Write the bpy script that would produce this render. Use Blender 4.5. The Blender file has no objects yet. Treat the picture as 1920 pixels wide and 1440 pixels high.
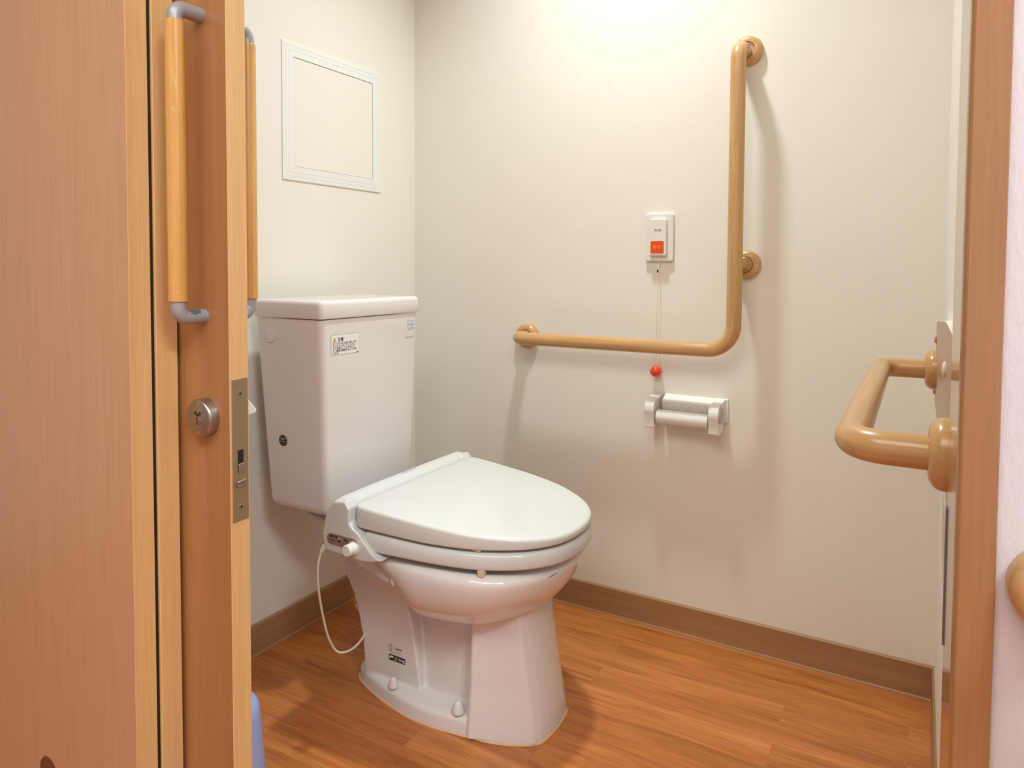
import bpy, bmesh, math, random
from mathutils import Vector, Matrix
random.seed(4)
sc = bpy.context.scene
COL = sc.collection
PI = math.pi

# ------------------------------------------------------------------ materials
def lin(c):
    return tuple((v/12.92 if v <= .04045 else ((v+.055)/1.055)**2.4) for v in [x/255 for x in c]) + (1,)

class Mat:
    def __init__(s, name):
        s.m = bpy.data.materials.new(name); s.m.use_nodes = True
        s.t = s.m.node_tree; s.n = s.t.nodes; s.b = s.n['Principled BSDF']
    def add(s, typ, **kw):
        n = s.n.new(typ)
        for k, v in kw.items():
            if k in n.inputs: n.inputs[k].default_value = v
            else: setattr(n, k, v)
        return n
    def link(s, a, b): s.t.links.new(a, b)
    def set(s, **kw):
        for k, v in kw.items(): s.b.inputs[k.replace('_', ' ')].default_value = v
        return s

def plain(name, col, rough=.5, metal=0, coat=0, spec=.5, bump=0, bscale=200):
    M = Mat(name); M.set(Base_Color=lin(col), Roughness=rough, Metallic=metal)
    M.b.inputs['Specular IOR Level'].default_value = spec
    M.b.inputs['Coat Weight'].default_value = coat; M.b.inputs['Coat Roughness'].default_value = .06
    tc = M.add('ShaderNodeTexCoord')
    nz = M.add('ShaderNodeTexNoise', Scale=bscale, Detail=3.0)
    M.link(tc.outputs['Object'], nz.inputs['Vector'])
    mx = M.add('ShaderNodeMix', data_type='RGBA', blend_type='MULTIPLY')
    mx.inputs[0].default_value = .035
    mx.inputs[6].default_value = lin(col); M.link(nz.outputs['Color'], mx.inputs[7])
    M.link(mx.outputs[2], M.b.inputs['Base Color'])
    if bump:
        bp = M.add('ShaderNodeBump', Strength=bump, Distance=.001)
        M.link(nz.outputs['Fac'], bp.inputs['Height']); M.link(bp.outputs['Normal'], M.b.inputs['Normal'])
    return M.m

def wallpaper(name, col, scale=(1, 1, 1), nscale=210, strength=.35, dist=.0008, var=.02):
    M = Mat(name); M.set(Roughness=.62); M.b.inputs['Specular IOR Level'].default_value = .35
    tc = M.add('ShaderNodeTexCoord'); mp = M.add('ShaderNodeMapping'); mp.inputs['Scale'].default_value = scale
    M.link(tc.outputs['Object'], mp.inputs['Vector'])
    nz = M.add('ShaderNodeTexNoise', Scale=nscale, Detail=4.0, Roughness=.6); M.link(mp.outputs[0], nz.inputs['Vector'])
    n2 = M.add('ShaderNodeTexNoise', Scale=3.0, Detail=2.0); M.link(tc.outputs['Object'], n2.inputs['Vector'])
    mx = M.add('ShaderNodeMix', data_type='RGBA'); c = lin(col)
    mx.inputs[6].default_value = tuple(v*(1-var) for v in c[:3])+(1,); mx.inputs[7].default_value = c
    M.link(n2.outputs['Fac'], mx.inputs[0]); M.link(mx.outputs[2], M.b.inputs['Base Color'])
    bp = M.add('ShaderNodeBump', Strength=strength, Distance=dist)
    M.link(nz.outputs['Fac'], bp.inputs['Height']); M.link(bp.outputs['Normal'], M.b.inputs['Normal'])
    return M.m

def wood(name, c1, c2, scale=(40, 40, 1.2), rough=.35, coat=0, uv=False, nscale=1.0, fine=True, bump=.15, contrast=(.3, .7), spec=.5):
    """streaky grain; the small number in scale is the grain direction"""
    M = Mat(name); M.set(Roughness=rough); M.b.inputs['Coat Weight'].default_value = coat
    M.b.inputs['Coat Roughness'].default_value = .08; M.b.inputs['Specular IOR Level'].default_value = spec
    tc = M.add('ShaderNodeTexCoord'); mp = M.add('ShaderNodeMapping'); mp.inputs['Scale'].default_value = scale
    M.link(tc.outputs['UV' if uv else 'Object'], mp.inputs['Vector'])
    nz = M.add('ShaderNodeTexNoise', Scale=nscale, Detail=5.0, Roughness=.6, Distortion=.3); M.link(mp.outputs[0], nz.inputs['Vector'])
    rp = M.add('ShaderNodeValToRGB'); rp.color_ramp.elements[0].position = contrast[0]; rp.color_ramp.elements[1].position = contrast[1]
    rp.color_ramp.elements[0].color = lin(c1); rp.color_ramp.elements[1].color = lin(c2)
    M.link(nz.outputs['Fac'], rp.inputs[0])
    out = rp.outputs[0]
    if fine:
        n2 = M.add('ShaderNodeTexNoise', Scale=nscale*9, Detail=3.0, Roughness=.7); M.link(mp.outputs[0], n2.inputs['Vector'])
        mx = M.add('ShaderNodeMix', data_type='RGBA', blend_type='MULTIPLY'); mx.inputs[0].default_value = .22
        r2 = M.add('ShaderNodeValToRGB'); r2.color_ramp.elements[0].position = .35; r2.color_ramp.elements[1].position = .6
        r2.color_ramp.elements[0].color = (.55, .5, .45, 1)
        M.link(n2.outputs['Fac'], r2.inputs[0]); M.link(out, mx.inputs[6]); M.link(r2.outputs[0], mx.inputs[7]); out = mx.outputs[2]
        if bump:
            bp = M.add('ShaderNodeBump', Strength=bump, Distance=.0004)
            M.link(n2.outputs['Fac'], bp.inputs['Height']); M.link(bp.outputs['Normal'], M.b.inputs['Normal'])
    M.link(out, M.b.inputs['Base Color'])
    return M.m

def floor_material():
    M = Mat('vinyl_wood_floor'); M.set(Roughness=.34)
    tc = M.add('ShaderNodeTexCoord')
    br = M.add('ShaderNodeTexBrick', Scale=1.0); br.inputs['Brick Width'].default_value = .62; br.inputs['Row Height'].default_value = .075
    br.inputs['Mortar Size'].default_value = .0007; br.inputs['Mortar Smooth'].default_value = .3; br.inputs['Bias'].default_value = 0
    br.inputs['Color1'].default_value = (0, 0, 0, 1); br.inputs['Color2'].default_value = (1, 1, 1, 1); br.inputs['Mortar'].default_value = (.5, .5, .5, 1)
    br.offset = .37; br.offset_frequency = 2
    M.link(tc.outputs['Object'], br.inputs['Vector'])
    sep = M.add('ShaderNodeSeparateColor'); M.link(br.outputs['Color'], sep.inputs[0])
    # grain, shifted per plank
    ad = M.add('ShaderNodeVectorMath', operation='MULTIPLY_ADD')
    M.link(br.outputs['Color'], ad.inputs[0]); ad.inputs[1].default_value = (5, 3, 7); M.link(tc.outputs['Object'], ad.inputs[2])
    mp = M.add('ShaderNodeMapping'); mp.inputs['Scale'].default_value = (2.2, 26, 1); M.link(ad.outputs[0], mp.inputs['Vector'])
    nz = M.add('ShaderNodeTexNoise', Scale=1.0, Detail=5.0, Roughness=.6, Distortion=.9); M.link(mp.outputs[0], nz.inputs['Vector'])
    rp = M.add('ShaderNodeValToRGB'); e = rp.color_ramp.elements
    e[0].position = .28; e[0].color = lin((150, 84, 34)); e[1].position = .72; e[1].color = lin((207, 136, 74))
    m = e.new(.5); m.color = lin((188, 114, 56))
    M.link(nz.outputs['Fac'], rp.inputs[0])
    mp2 = M.add('ShaderNodeMapping'); mp2.inputs['Scale'].default_value = (14, 330, 1); M.link(ad.outputs[0], mp2.inputs['Vector'])
    n2 = M.add('ShaderNodeTexNoise', Scale=1.0, Detail=3.0, Roughness=.7); M.link(mp2.outputs[0], n2.inputs['Vector'])
    r2 = M.add('ShaderNodeValToRGB'); r2.color_ramp.elements[0].position = .34; r2.color_ramp.elements[1].position = .52
    r2.color_ramp.elements[0].color = (.55, .45, .38, 1)
    M.link(n2.outputs['Fac'], r2.inputs[0])
    mx = M.add('ShaderNodeMix', data_type='RGBA', blend_type='MULTIPLY'); mx.inputs[0].default_value = .45
    M.link(rp.outputs[0], mx.inputs[6]); M.link(r2.outputs[0], mx.inputs[7])
    # plank tone
    r3 = M.add('ShaderNodeMapRange'); r3.inputs['To Min'].default_value = .95; r3.inputs['To Max'].default_value = 1.06; M.link(sep.outputs[0], r3.inputs['Value'])
    vm = M.add('ShaderNodeVectorMath', operation='SCALE'); M.link(mx.outputs[2], vm.inputs[0]); M.link(r3.outputs[0], vm.inputs['Scale'])
    m2 = M.add('ShaderNodeMix', data_type='RGBA'); M.link(br.outputs['Fac'], m2.inputs[0]); M.link(vm.outputs[0], m2.inputs[6]); m2.inputs[7].default_value = lin((170, 101, 50))
    M.link(m2.outputs[2], M.b.inputs['Base Color'])
    bp = M.add('ShaderNodeBump', Strength=.12, Distance=.0004); M.link(n2.outputs['Fac'], bp.inputs['Height']); M.link(bp.outputs['Normal'], M.b.inputs['Normal'])
    return M.m

MAT = dict(
    wall=wallpaper('cream_wallpaper', (235, 231, 219), scale=(.75, .75, 1.3), nscale=230, strength=.26, dist=.0008),
    hallwall=wallpaper('embossed_white_wallpaper', (214, 206, 209), scale=(1.3, 1.3, .35), nscale=150, strength=.6, dist=.0012),
    ceil=wallpaper('white_ceiling_paper', (235, 232, 224)),
    floor=floor_material(),
    base=wood('brown_skirting', (158, 118, 80), (178, 136, 96), scale=(1.4, 1.4, 60), rough=.4),
    door=wood('beech_laminate', (164, 112, 69), (180, 128, 82), scale=(34, 34, .8), rough=.3, contrast=(.25, .75)),
    leaf=wood('beech_laminate_hall_sheen', (200, 154, 116), (206, 162, 124), scale=(34, 34, .8), rough=.33, contrast=(.2, .8)),  # beech with the outer leaf's corridor reflection mixed into its colour
    edge=wood('maple_edging', (216, 172, 114), (229, 187, 130), scale=(50, 50, 1.0), rough=.34, contrast=(.25, .75)),
    jamb=wood('varnished_jamb', (152, 107, 69), (171, 125, 84), scale=(30, 30, 1.2), rough=.15, contrast=(.2, .8), bump=.03, coat=.4),
    bar=wood('pale_wood_rail', (186, 141, 88), (210, 167, 114), scale=(1.2, 1.0, 1), rough=.3, coat=.25, uv=True, nscale=2.0, contrast=(.3, .7), bump=0),
    grip=wood('worn_oak_grip', (206, 148, 72), (228, 176, 98), scale=(70, 70, 4), rough=.22, coat=.5, contrast=(.3, .7)),
    ceramic=plain('white_vitreous_china', (226, 221, 218), .09, coat=.3),
    plastic=plain('white_seat_plastic', (211, 212, 209), .17),
    plastic2=plain('satin_white_plastic', (232, 230, 222), .3),
    cream=plain('cream_plastic', (226, 214, 194), .35),
    tan=plain('tan_screw_cap', (176, 136, 92), .4),
    rubber=plain('pale_rubber', (216, 200, 180), .6),
    alu=plain('painted_aluminium', (166, 164, 168), .42, metal=.3, bump=.1, bscale=900),
    steel=plain('brushed_steel', (170, 160, 148), .33, metal=.95, bump=.15, bscale=400),
    nickel=plain('nickel_plate', (176, 158, 134), .4, metal=.85, bump=.1, bscale=120),
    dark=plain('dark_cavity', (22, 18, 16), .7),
    orange=plain('orange_button', (232, 84, 32), .3),
    red=plain('red_ball', (226, 66, 32), .25, coat=.4),
    ink=plain('black_ink', (48, 44, 44), .5),
    inkgrey=plain('grey_ink', (120, 116, 114), .5),
    inkblue=plain('blue_ink', (70, 112, 138), .5),
    inkpink=plain('pinkish_grey_ink', (176, 160, 156), .5),
    paper=plain('sticker_paper', (236, 234, 230), .4),
    paperblue=plain('pale_blue_sticker', (206, 216, 222), .4),
    yellow=plain('warning_yellow', (226, 190, 40), .45),
    badge=plain('black_badge', (38, 28, 22), .35),
    panel=plain('grey_control_strip', (142, 122, 108), .4),
    blue=plain('pale_blue_plastic', (160, 176, 226), .35),
    board=plain('beige_backing_board', (178, 142, 116), .3, spec=.3),
    white_edge=plain('white_board_edge', (240, 236, 226), .4),
    frame=plain('white_hatch_frame', (234, 235, 229), .4),
    grey=plain('grey_cap', (186, 180, 166), .4),
    caulk=plain('caulk', (222, 184, 148), .6),
    orangeink=plain('pale_orange_ink', (250, 170, 120), .5),
)

# ------------------------------------------------------------------ helpers
def link(name, me, mat=None, parent=None):
    o = bpy.data.objects.new(name, me); COL.objects.link(o)
    if mat is not None and len(me.materials) == 0: me.materials.append(MAT[mat] if isinstance(mat, str) else mat)
    if parent is not None:
        L = parent['_w'] if '_w' in parent else (0, 0, 0)
        me.transform(Matrix.Translation(-Vector(L)))
        o.parent = parent; o['_w'] = L
    return o
def finish(bm, name, mat, parent=None, smooth=None, bevel=0, seg=2, angle=35):
    bmesh.ops.recalc_face_normals(bm, faces=bm.faces)
    me = bpy.data.meshes.new(name); bm.to_mesh(me); bm.free()
    o = link(name, me, mat, parent)
    if bevel:
        b = o.modifiers.new('bevel', 'BEVEL'); b.width = bevel; b.segments = seg; b.limit_method = 'ANGLE'; b.angle_limit = math.radians(40)
        b.harden_normals = False
    if smooth is not False:
        for p in me.polygons: p.use_smooth = True
        try:
            me.set_sharp_from_angle(angle=math.radians(angle))
        except Exception: pass
        if bevel:
            w = o.modifiers.new('wn', 'WEIGHTED_NORMAL'); w.keep_sharp = True
    return o
def thing(name, loc, label, cat, group=None):
    o = bpy.data.objects.new(name, None); COL.objects.link(o); o.location = loc; o.empty_display_size = .05
    o['_w'] = tuple(loc); o['label'] = label; o['category'] = cat
    if group: o['group'] = group
    return o
def struct(o): o['kind'] = 'structure'; return o

def box(bm, x0, x1, y0, y1, z0, z1):
    v = [bm.verts.new((x, y, z)) for x in (x0, x1) for y in (y0, y1) for z in (z0, z1)]
    for f in ((0,1,3,2),(4,6,7,5),(0,4,5,1),(2,3,7,6),(0,2,6,4),(1,5,7,3)): bm.faces.new([v[i] for i in f])
def prism(bm, pts, vec, base=None):
    """pts: 3D loop, extruded by vec"""
    a = [bm.verts.new(p) for p in pts]; b = [bm.verts.new(Vector(p)+Vector(vec)) for p in pts]
    n = len(a)
    bm.faces.new(a); bm.faces.new(b[::-1])
    for i in range(n): bm.faces.new([a[i], a[(i+1)%n], b[(i+1)%n], b[i]])
def loft(bm, rings, cap=True, closed=False):
    R = [[bm.verts.new(p) for p in r] for r in rings]; n = len(R[0])
    pairs = list(zip(R[:-1], R[1:])) + ([(R[-1], R[0])] if closed else [])
    for a, b in pairs:
        for i in range(n): bm.faces.new([a[i], a[(i+1)%n], b[(i+1)%n], b[i]])
    if cap and not closed: bm.faces.new(R[0][::-1]); bm.faces.new(R[-1])
    return R
def basis(axis):
    w = Vector(axis).normalized(); u = w.orthogonal().normalized(); return u, w.cross(u), w
def lathe(bm, origin, axis, prof, n=40):
    """prof: list of (distance along axis, radius)"""
    u, v, w = basis(axis); O = Vector(origin); rings = []
    for h, r in prof:
        r = max(r, 1e-5)
        rings.append([O + w*h + u*r*math.cos(2*PI*i/n) + v*r*math.sin(2*PI*i/n) for i in range(n)])
    loft(bm, rings)
def fillet(pts, rads, n=10):
    pts = [Vector(p) for p in pts]; out = [pts[0]]
    for i in range(1, len(pts)-1):
        p, a, b = pts[i], (pts[i-1]-pts[i]).normalized(), (pts[i+1]-pts[i]).normalized()
        r = rads[i-1] if isinstance(rads, (list, tuple)) else rads
        ang = a.angle(b)
        if r <= 0 or abs(ang-PI) < 1e-3: out.append(p); continue
        d = r/math.tan(ang/2); c = p + (a+b).normalized()*(r/math.sin(ang/2))
        s, e = p+a*d, p+b*d; v0, v1 = s-c, e-c; t = v0.angle(v1); ax = v0.cross(v1).normalized()
        for k in range(n+1): out.append(c + Matrix.Rotation(t*k/n, 3, ax) @ v0)
    out.append(pts[-1]); return out
def tube(bm, pts, r, n=28, uv=True):
    pts = [Vector(p) for p in pts]; T = []
    for i in range(len(pts)):
        T.append(((pts[min(i+1, len(pts)-1)]-pts[i]).normalized() + (pts[i]-pts[max(i-1, 0)]).normalized()).normalized())
    u = T[0].orthogonal().normalized(); rings = []; L = 0; Ls = []
    for i, p in enumerate(pts):
        if i: u = (u - T[i]*u.dot(T[i])).normalized(); L += (p-pts[i-1]).length
        Ls.append(L); v = T[i].cross(u)
        rr = r(i/(len(pts)-1)) if callable(r) else r
        rings.append([bm.verts.new(p + u*rr*math.cos(2*PI*k/n) + v*rr*math.sin(2*PI*k/n)) for k in range(n)])
    lay = bm.loops.layers.uv.verify() if uv else None
    for i in range(len(rings)-1):
        for k in range(n):
            f = bm.faces.new([rings[i][k], rings[i][(k+1)%n], rings[i+1][(k+1)%n], rings[i+1][k]])
            if uv:
                for lp, (a, b) in zip(f.loops, ((k, i), (k+1, i), (k+1, i+1), (k, i+1))):
                    lp[lay].uv = (abs((a/n)*2-1)*3.0+.3, Ls[b]*2.5)
    bm.faces.new(rings[0][::-1]); bm.faces.new(rings[-1])
def tubeobj(name, pts, r, mat, parent=None, n=28): bm = bmesh.new(); tube(bm, pts, r, n); return finish(bm, name, mat, parent)
def boxobj(name, b, mat, parent=None, bevel=0, seg=2, smooth=None): bm = bmesh.new(); box(bm, *b); return finish(bm, name, mat, parent, bevel=bevel, seg=seg, smooth=(None if bevel else False))
def lathobj(name, o, ax, prof, mat, parent=None, n=40): bm = bmesh.new(); lathe(bm, o, ax, prof, n); return finish(bm, name, mat, parent)
def bake(o):
    """apply modifiers without operators"""
    dg = bpy.context.evaluated_depsgraph_get(); dg.update()
    me = bpy.data.meshes.new_from_object(o.evaluated_get(dg)); mats = [m for m in o.data.materials]
    o.modifiers.clear(); o.data = me
    if not me.materials and mats:
        for m in mats: me.materials.append(m)
    for p in me.polygons: p.use_smooth = True
    return o
def voxel(o, size, smooth_it=4, fac=.5):
    m = o.modifiers.new('r', 'REMESH'); m.mode = 'VOXEL'; m.voxel_size = size; m.use_smooth_shade = True
    s = o.modifiers.new('s', 'SMOOTH'); s.iterations = smooth_it; s.factor = fac
    return bake(o)
def text(name, s, size, origin, right, up, mat, parent, align='LEFT', ext=.00012, sx=1.0, bold=0):
    cu = bpy.data.curves.new(name, 'FONT'); cu.body = s; cu.size = size; cu.align_x = align; cu.extrude = ext; cu.resolution_u = 3; cu.offset = bold
    o = bpy.data.objects.new(name, cu); COL.objects.link(o)
    dg = bpy.context.evaluated_depsgraph_get(); dg.update()
    me = bpy.data.meshes.new_from_object(o.evaluated_get(dg)); bpy.data.objects.remove(o)
    R = Vector(right).normalized(); U = Vector(up).normalized(); N = R.cross(U)
    M = Matrix((R*sx, U, N)).transposed().to_4x4(); M.translation = Vector(origin)
    me.transform(M); me.materials.clear()
    return link(name, me, mat, parent)
def rrect(cx, cy, w, h, r, n=6):
    out = []
    for qx, qy, a0 in ((1, 1, 0), (-1, 1, 90), (-1, -1, 180), (1, -1, 270)):
        for k in range(n+1):
            a = math.radians(a0 + 90*k/n)
            out.append((cx+qx*(w/2-r)+r*math.cos(a), cy+qy*(h/2-r)+r*math.sin(a)))
    return out

# ------------------------------------------------------------------ room dimensions (metres)
XL, XR, YB, YF, ZC = -1.361, .0451, 1.746, .75, 2.38

# floor, ceiling, walls
struct(boxobj('floor', (-2.6, 1.5, -1.8, 1.9, -.06, 0), 'floor'))
struct(boxobj('ceiling', (-2.6, 1.5, -1.8, 1.9, ZC, ZC+.06), 'ceil'))
struct(boxobj('wall_left', (XL-.1, XL, .712, YB, 0, ZC), 'wall'))
struct(boxobj('wall_back', (XL-.1, XR+.1, YB, YB+.1, 0, ZC), 'wall'))
struct(boxobj('wall_right', (XR, XR+.1, YF, YB, 0, ZC), 'wall'))
bm = bmesh.new(); box(bm, .0505, 1.5, .606, .7499, 0, ZC); box(bm, -2.5, .0505, .606, .7499, 2.04, ZC); box(bm, -2.5, -2.05, .606, .7499, 0, 2.04)
struct(finish(bm, 'wall_front', 'hallwall', smooth=False))
bm = bmesh.new(); box(bm, -2.6, -2.5, -1.8, .75, 0, ZC); box(bm, 1.5, 1.6, -1.8, .75, 0, ZC); box(bm, -2.5, 1.5, -1.9, -1.8, 0, ZC)
struct(finish(bm, 'wall_corridor', 'hallwall', smooth=False))

def skirting(name, pts_xy, nrm, top=.0755, t=.007):
    """profile with a small toe, along a straight run"""
    (x0, y0), (x1, y1) = pts_xy; nx, ny = nrm
    prof = [(0, 0), (t+.0025, 0), (t+.0018, .0022), (t, .005), (t, top-.003), (t-.003, top), (0, top)]
    bm = bmesh.new()
    prism(bm, [(x0+nx*a, y0+ny*a, z+.0003) for a, z in prof], (x1-x0, y1-y0, 0))
    return struct(finish(bm, name, 'base', smooth=False))
skirting('baseboard_back', ((XL, YB), (XR, YB)), (0, -1))
skirting('baseboard_left', ((XL, .712), (XL, YB)), (1, 0))
skirting('baseboard_right', ((XR, YF), (XR, YB)), (-1, 0), t=.004)
bm = bmesh.new(); prism(bm, [(-.9305, YB-.0072, .001), (-.9295, YB-.0072, .001), (-.9295, YB-.0072, .0745), (-.9305, YB-.0072, .0745)], (0, -.0002, 0))
struct(finish(bm, 'trim_4', 'dark', smooth=False))

# right door jamb (glossy inner face, chamfer, front face)
bm = bmesh.new()
prism(bm, [(.026, .75, 0), (.026, .6055, 0), (.0268, .6025, 0), (.0283, .6005, 0), (.0295, .6, 0), (.0506, .6, 0), (.0514, .601, 0), (.0514, .606, 0), (.0503, .606, 0), (.0503, .75, 0)], (0, 0, 2.04))
struct(finish(bm, 'trim_1', 'jamb', smooth=False))
# head of the frame
bm = bmesh.new(); box(bm, -2.05, .0503, .6, .665, 2.005, 2.0398); box(bm, -2.05, .0503, .704, .75, 2.005, 2.0398)
struct(finish(bm, 'trim_3', 'jamb', smooth=False))

# left side: outer leaf, frame post, sliding door
def edged_leaf(name, x0, x1, y0, y1, z0, z1, face, edge):
    """door leaf: body in the face material with a lighter edging strip on its free end"""
    bm = bmesh.new(); box(bm, x0, x1-.0012, y0, y1, z0, z1)
    o = finish(bm, name, face, smooth=False)
    e = bmesh.new(); box(e, x1-.0011, x1, y0+.0002, y1-.0002, z0, z1)
    finish(e, 'edging', edge, o, bevel=.0004, seg=1, smooth=False)['label'] = 'pale orange edging strip'
    return struct(o)
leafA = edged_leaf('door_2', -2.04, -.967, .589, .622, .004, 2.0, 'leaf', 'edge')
# recessed round pull near the bottom of the outer leaf
cut = bmesh.new(); lathe(cut, (-1.2095, .58, .105), (0, 1, 0), [(0, .0225), (.031, .0225)], 40)
cme = bpy.data.meshes.new('cut'); bmesh.ops.recalc_face_normals(cut, faces=cut.faces); cut.to_mesh(cme); cut.free()
co = bpy.data.objects.new('cut', cme); COL.objects.link(co)
bo = leafA.modifiers.new('b', 'BOOLEAN'); bo.object = co; bo.operation = 'DIFFERENCE'; bake(leafA)
for p in leafA.data.polygons: p.use_smooth = False
bpy.data.objects.remove(co)
ring = lathobj('pull_ring', (-1.2095, .589, .105), (0, 1, 0), [(-.0006, .0225), (-.001, .0245), (-.0002, .0262), (.0006, .0262), (.0006, .0215), (.0004, .0205)], plain('brown_ring', (112, 66, 40), .35), leafA, 48)
cup = bmesh.new(); lathe(cup, (-1.2095, .589, .105), (0, 1, 0), [(.020, .0222), (.0212, .0222)], 40); finish(cup, 'pull_cup', 'dark', leafA)

boxobj('gap_shade_strip', (-1.02, -.9674, .6222, .6262, .004, 2.0), 'dark', leafA)['label'] = 'dark strip standing in for shade in the gap'  # dark strip added to paint the shade between outer leaf and post
bm = bmesh.new(); box(bm, -1.12, -.9633, .6268, .661, 0, 2.004)
post = struct(finish(bm, 'trim_2', 'edge', bevel=.0008, seg=1, smooth=False))

doorC = edged_leaf('door_1', -1.80, -.855, .667, .7005, .004, 2.0, 'door', 'edge')
def pull_handle(side):
    y0 = .667 if side < 0 else .7005; yo = y0 + side*.0415 + (side > 0)*.0055
    h = bpy.data.objects.new('door_handle', None); COL.objects.link(h); h.parent = doorC; h['_w'] = (0, 0, 0)
    xm = -.9085
    zt, zb = (1.2915, .8575)
    wood_z = (zt-.0125-.0065, zb+.0125+.010)
    m = None
    # grip
    bm = bmesh.new(); tube(bm, [(xm, yo, wood_z[1]), (xm, yo, wood_z[0])], .0131, 36)
    g = finish(bm, 'grip', 'grip', None, bevel=.001, seg=2); 
    for z, s in ((zt, 1), (zb, -1)):
        path = fillet([(xm, y0, z), (xm, yo, z), (xm, yo, wood_z[0 if s > 0 else 1]-s*.001)], .014, 10)
        b = bmesh.new(); tube(b, path, .0108, 30); e = finish(b, 'elbow', 'alu'); e.parent = g
        e['label'] = 'grey metal elbow'
    g.name = 'door_handle'; g.parent = doorC
    bpy.data.objects.remove(h)
    g['label'] = 'worn wooden pull handle on the ' + ('corridor' if side < 0 else 'room') + ' side'
    return g
hf = pull_handle(-1); hb = pull_handle(1)
# wear on the front grip
def chips(parent, x, y, r, zs, seed):
    rnd = random.Random(seed); bm = bmesh.new()
    for z, a, w, h in zs:
        c = Vector((x+math.cos(a)*(r+.0001), y+math.sin(a)*(r+.0001), z)); t = Vector((-math.sin(a), math.cos(a), 0)); n = 7
        vs = [bm.verts.new(c + t*w*math.cos(2*PI*k/n)*rnd.uniform(.4, 1) + Vector((0, 0, h*math.sin(2*PI*k/n)*rnd.uniform(.4, 1)))) for k in range(n)]
        bm.faces.new(vs)
    return finish(bm, 'scratch', plain('bare_wood', (226, 198, 158), .6), parent, smooth=False)
A0 = math.radians(-55)
chips(hf, -.9085, .6255, .0131, [(1.140, A0-.55, .0016, .003), (1.147, A0+.05, .0007, .006), (1.150, A0+.2, .0006, .005), (1.145, A0+.3, .0006, .005), (1.19, A0+.25, .0006, .012), (1.183, A0+.35, .0005, .009), (1.20, A0+.1, .0004, .005), (1.165, A0+.45, .0004, .006), (.894, A0+.3, .0012, .003), (.898, A0-.1, .0006, .003)], 1)

# worn paint on the lower elbow
rnd = random.Random(7); bm = bmesh.new(); g0 = []
zb_ = .8575; N_ = 14
for j in range(N_+1):
    yy = .6385+.0175*j/N_; lo = 24+rnd.uniform(-7, 7) if 0 < j < N_ else 45; hi = 72+rnd.uniform(-5, 4) if 0 < j < N_ else 50
    g0.append([bm.verts.new((-.9085+.01095*math.cos(math.radians(lo+(hi-lo)*i/6)), yy, zb_+.01095*math.sin(math.radians(lo+(hi-lo)*i/6)))) for i in range(7)])
for j in range(N_):
    for i in range(6): bm.faces.new([g0[j][i], g0[j][i+1], g0[j+1][i+1], g0[j+1][i]])
wp = finish(bm, 'worn_paint', plain('bare_grey_metal', (92, 96, 104), .55), hf); wp['label'] = 'dark patch of worn paint'

# privacy lock on the corridor side
LZ = .7085
bm = bmesh.new(); lathe(bm, (-.9055, .667, LZ), (0, -1, 0), [(0, .0285), (.013, .0278), (.0152, .0262), (.0156, .0255), (.0156, .002)], 56)
lock = finish(bm, 'lock_escutcheon', 'steel', doorC)
fy = .667-.0157
bm = bmesh.new()   # half-moon indicator window, key slot
pts = []
for k in range(13):
    a = math.radians(200+140*k/12); pts.append((-.9055+.0082*math.cos(a), fy, LZ+.0120+.0082*math.sin(a)))
for k in range(13):
    a = math.radians(340-140*k/12); pts.append((-.9055+.0042*math.cos(a), fy, LZ+.0120+.0042*math.sin(a)))
prism(bm, pts, (0, -.0002, 0)); finish(bm, 'indicator_window', 'dark', lock, smooth=False)
for k in (255, 305):
    a = math.radians(k); b = bmesh.new(); c = Vector((-.9055+.0062*math.cos(a), fy-.0004, LZ+.0120+.0062*math.sin(a))); u = Vector((math.cos(a), 0, math.sin(a))); v = Vector((-math.sin(a), 0, math.cos(a)))
    prism(b, [c+u*.002+v*.0007, c+u*.002-v*.0007, c-u*.002-v*.0007, c-u*.002+v*.0007], (0, -.0002, 0)); finish(b, 'indicator_mark', 'steel', lock, smooth=False)
bm = bmesh.new(); lathe(bm, (-.9055, fy, LZ-.003), (0, -1, 0), [(0, .0072), (.0006, .0070), (.0009, .0062), (.0009, .0001)], 28); k_ = finish(bm, 'coin_slot', 'steel', lock)
boxobj('slot_groove', (-.9063, -.9047, fy-.0013, fy-.0009, LZ-.0085, LZ+.0025), 'dark', lock)
for dz in (.0205, -.0205):
    bm = bmesh.new(); lathe(bm, (-.9055, fy, LZ+dz), (0, -1, 0), [(0, .0021), (.0004, .0019), (.0004, .0008)], 16); finish(bm, 'screw', 'nickel', lock)
# thumb turn on the room side
bm = bmesh.new(); lathe(bm, (-.9055, .7005, .712), (0, 1, 0), [(0, .026), (.008, .025), (.010, .022), (.010, .001)], 40)
tt = finish(bm, 'thumb_turn', 'plastic2', doorC); tt['label'] = 'white thumb turn lever'
bm = bmesh.new()
prism(bm, [(-.912, .709, .738), (-.912, .718, .743), (-.912, .726, .737), (-.912, .7515, .707), (-.912, .7525, .703), (-.912, .749, .700), (-.912, .709, .697)], (.013, 0, 0))
finish(bm, 'lever', 'plastic2', tt, bevel=.002, seg=3)
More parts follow.
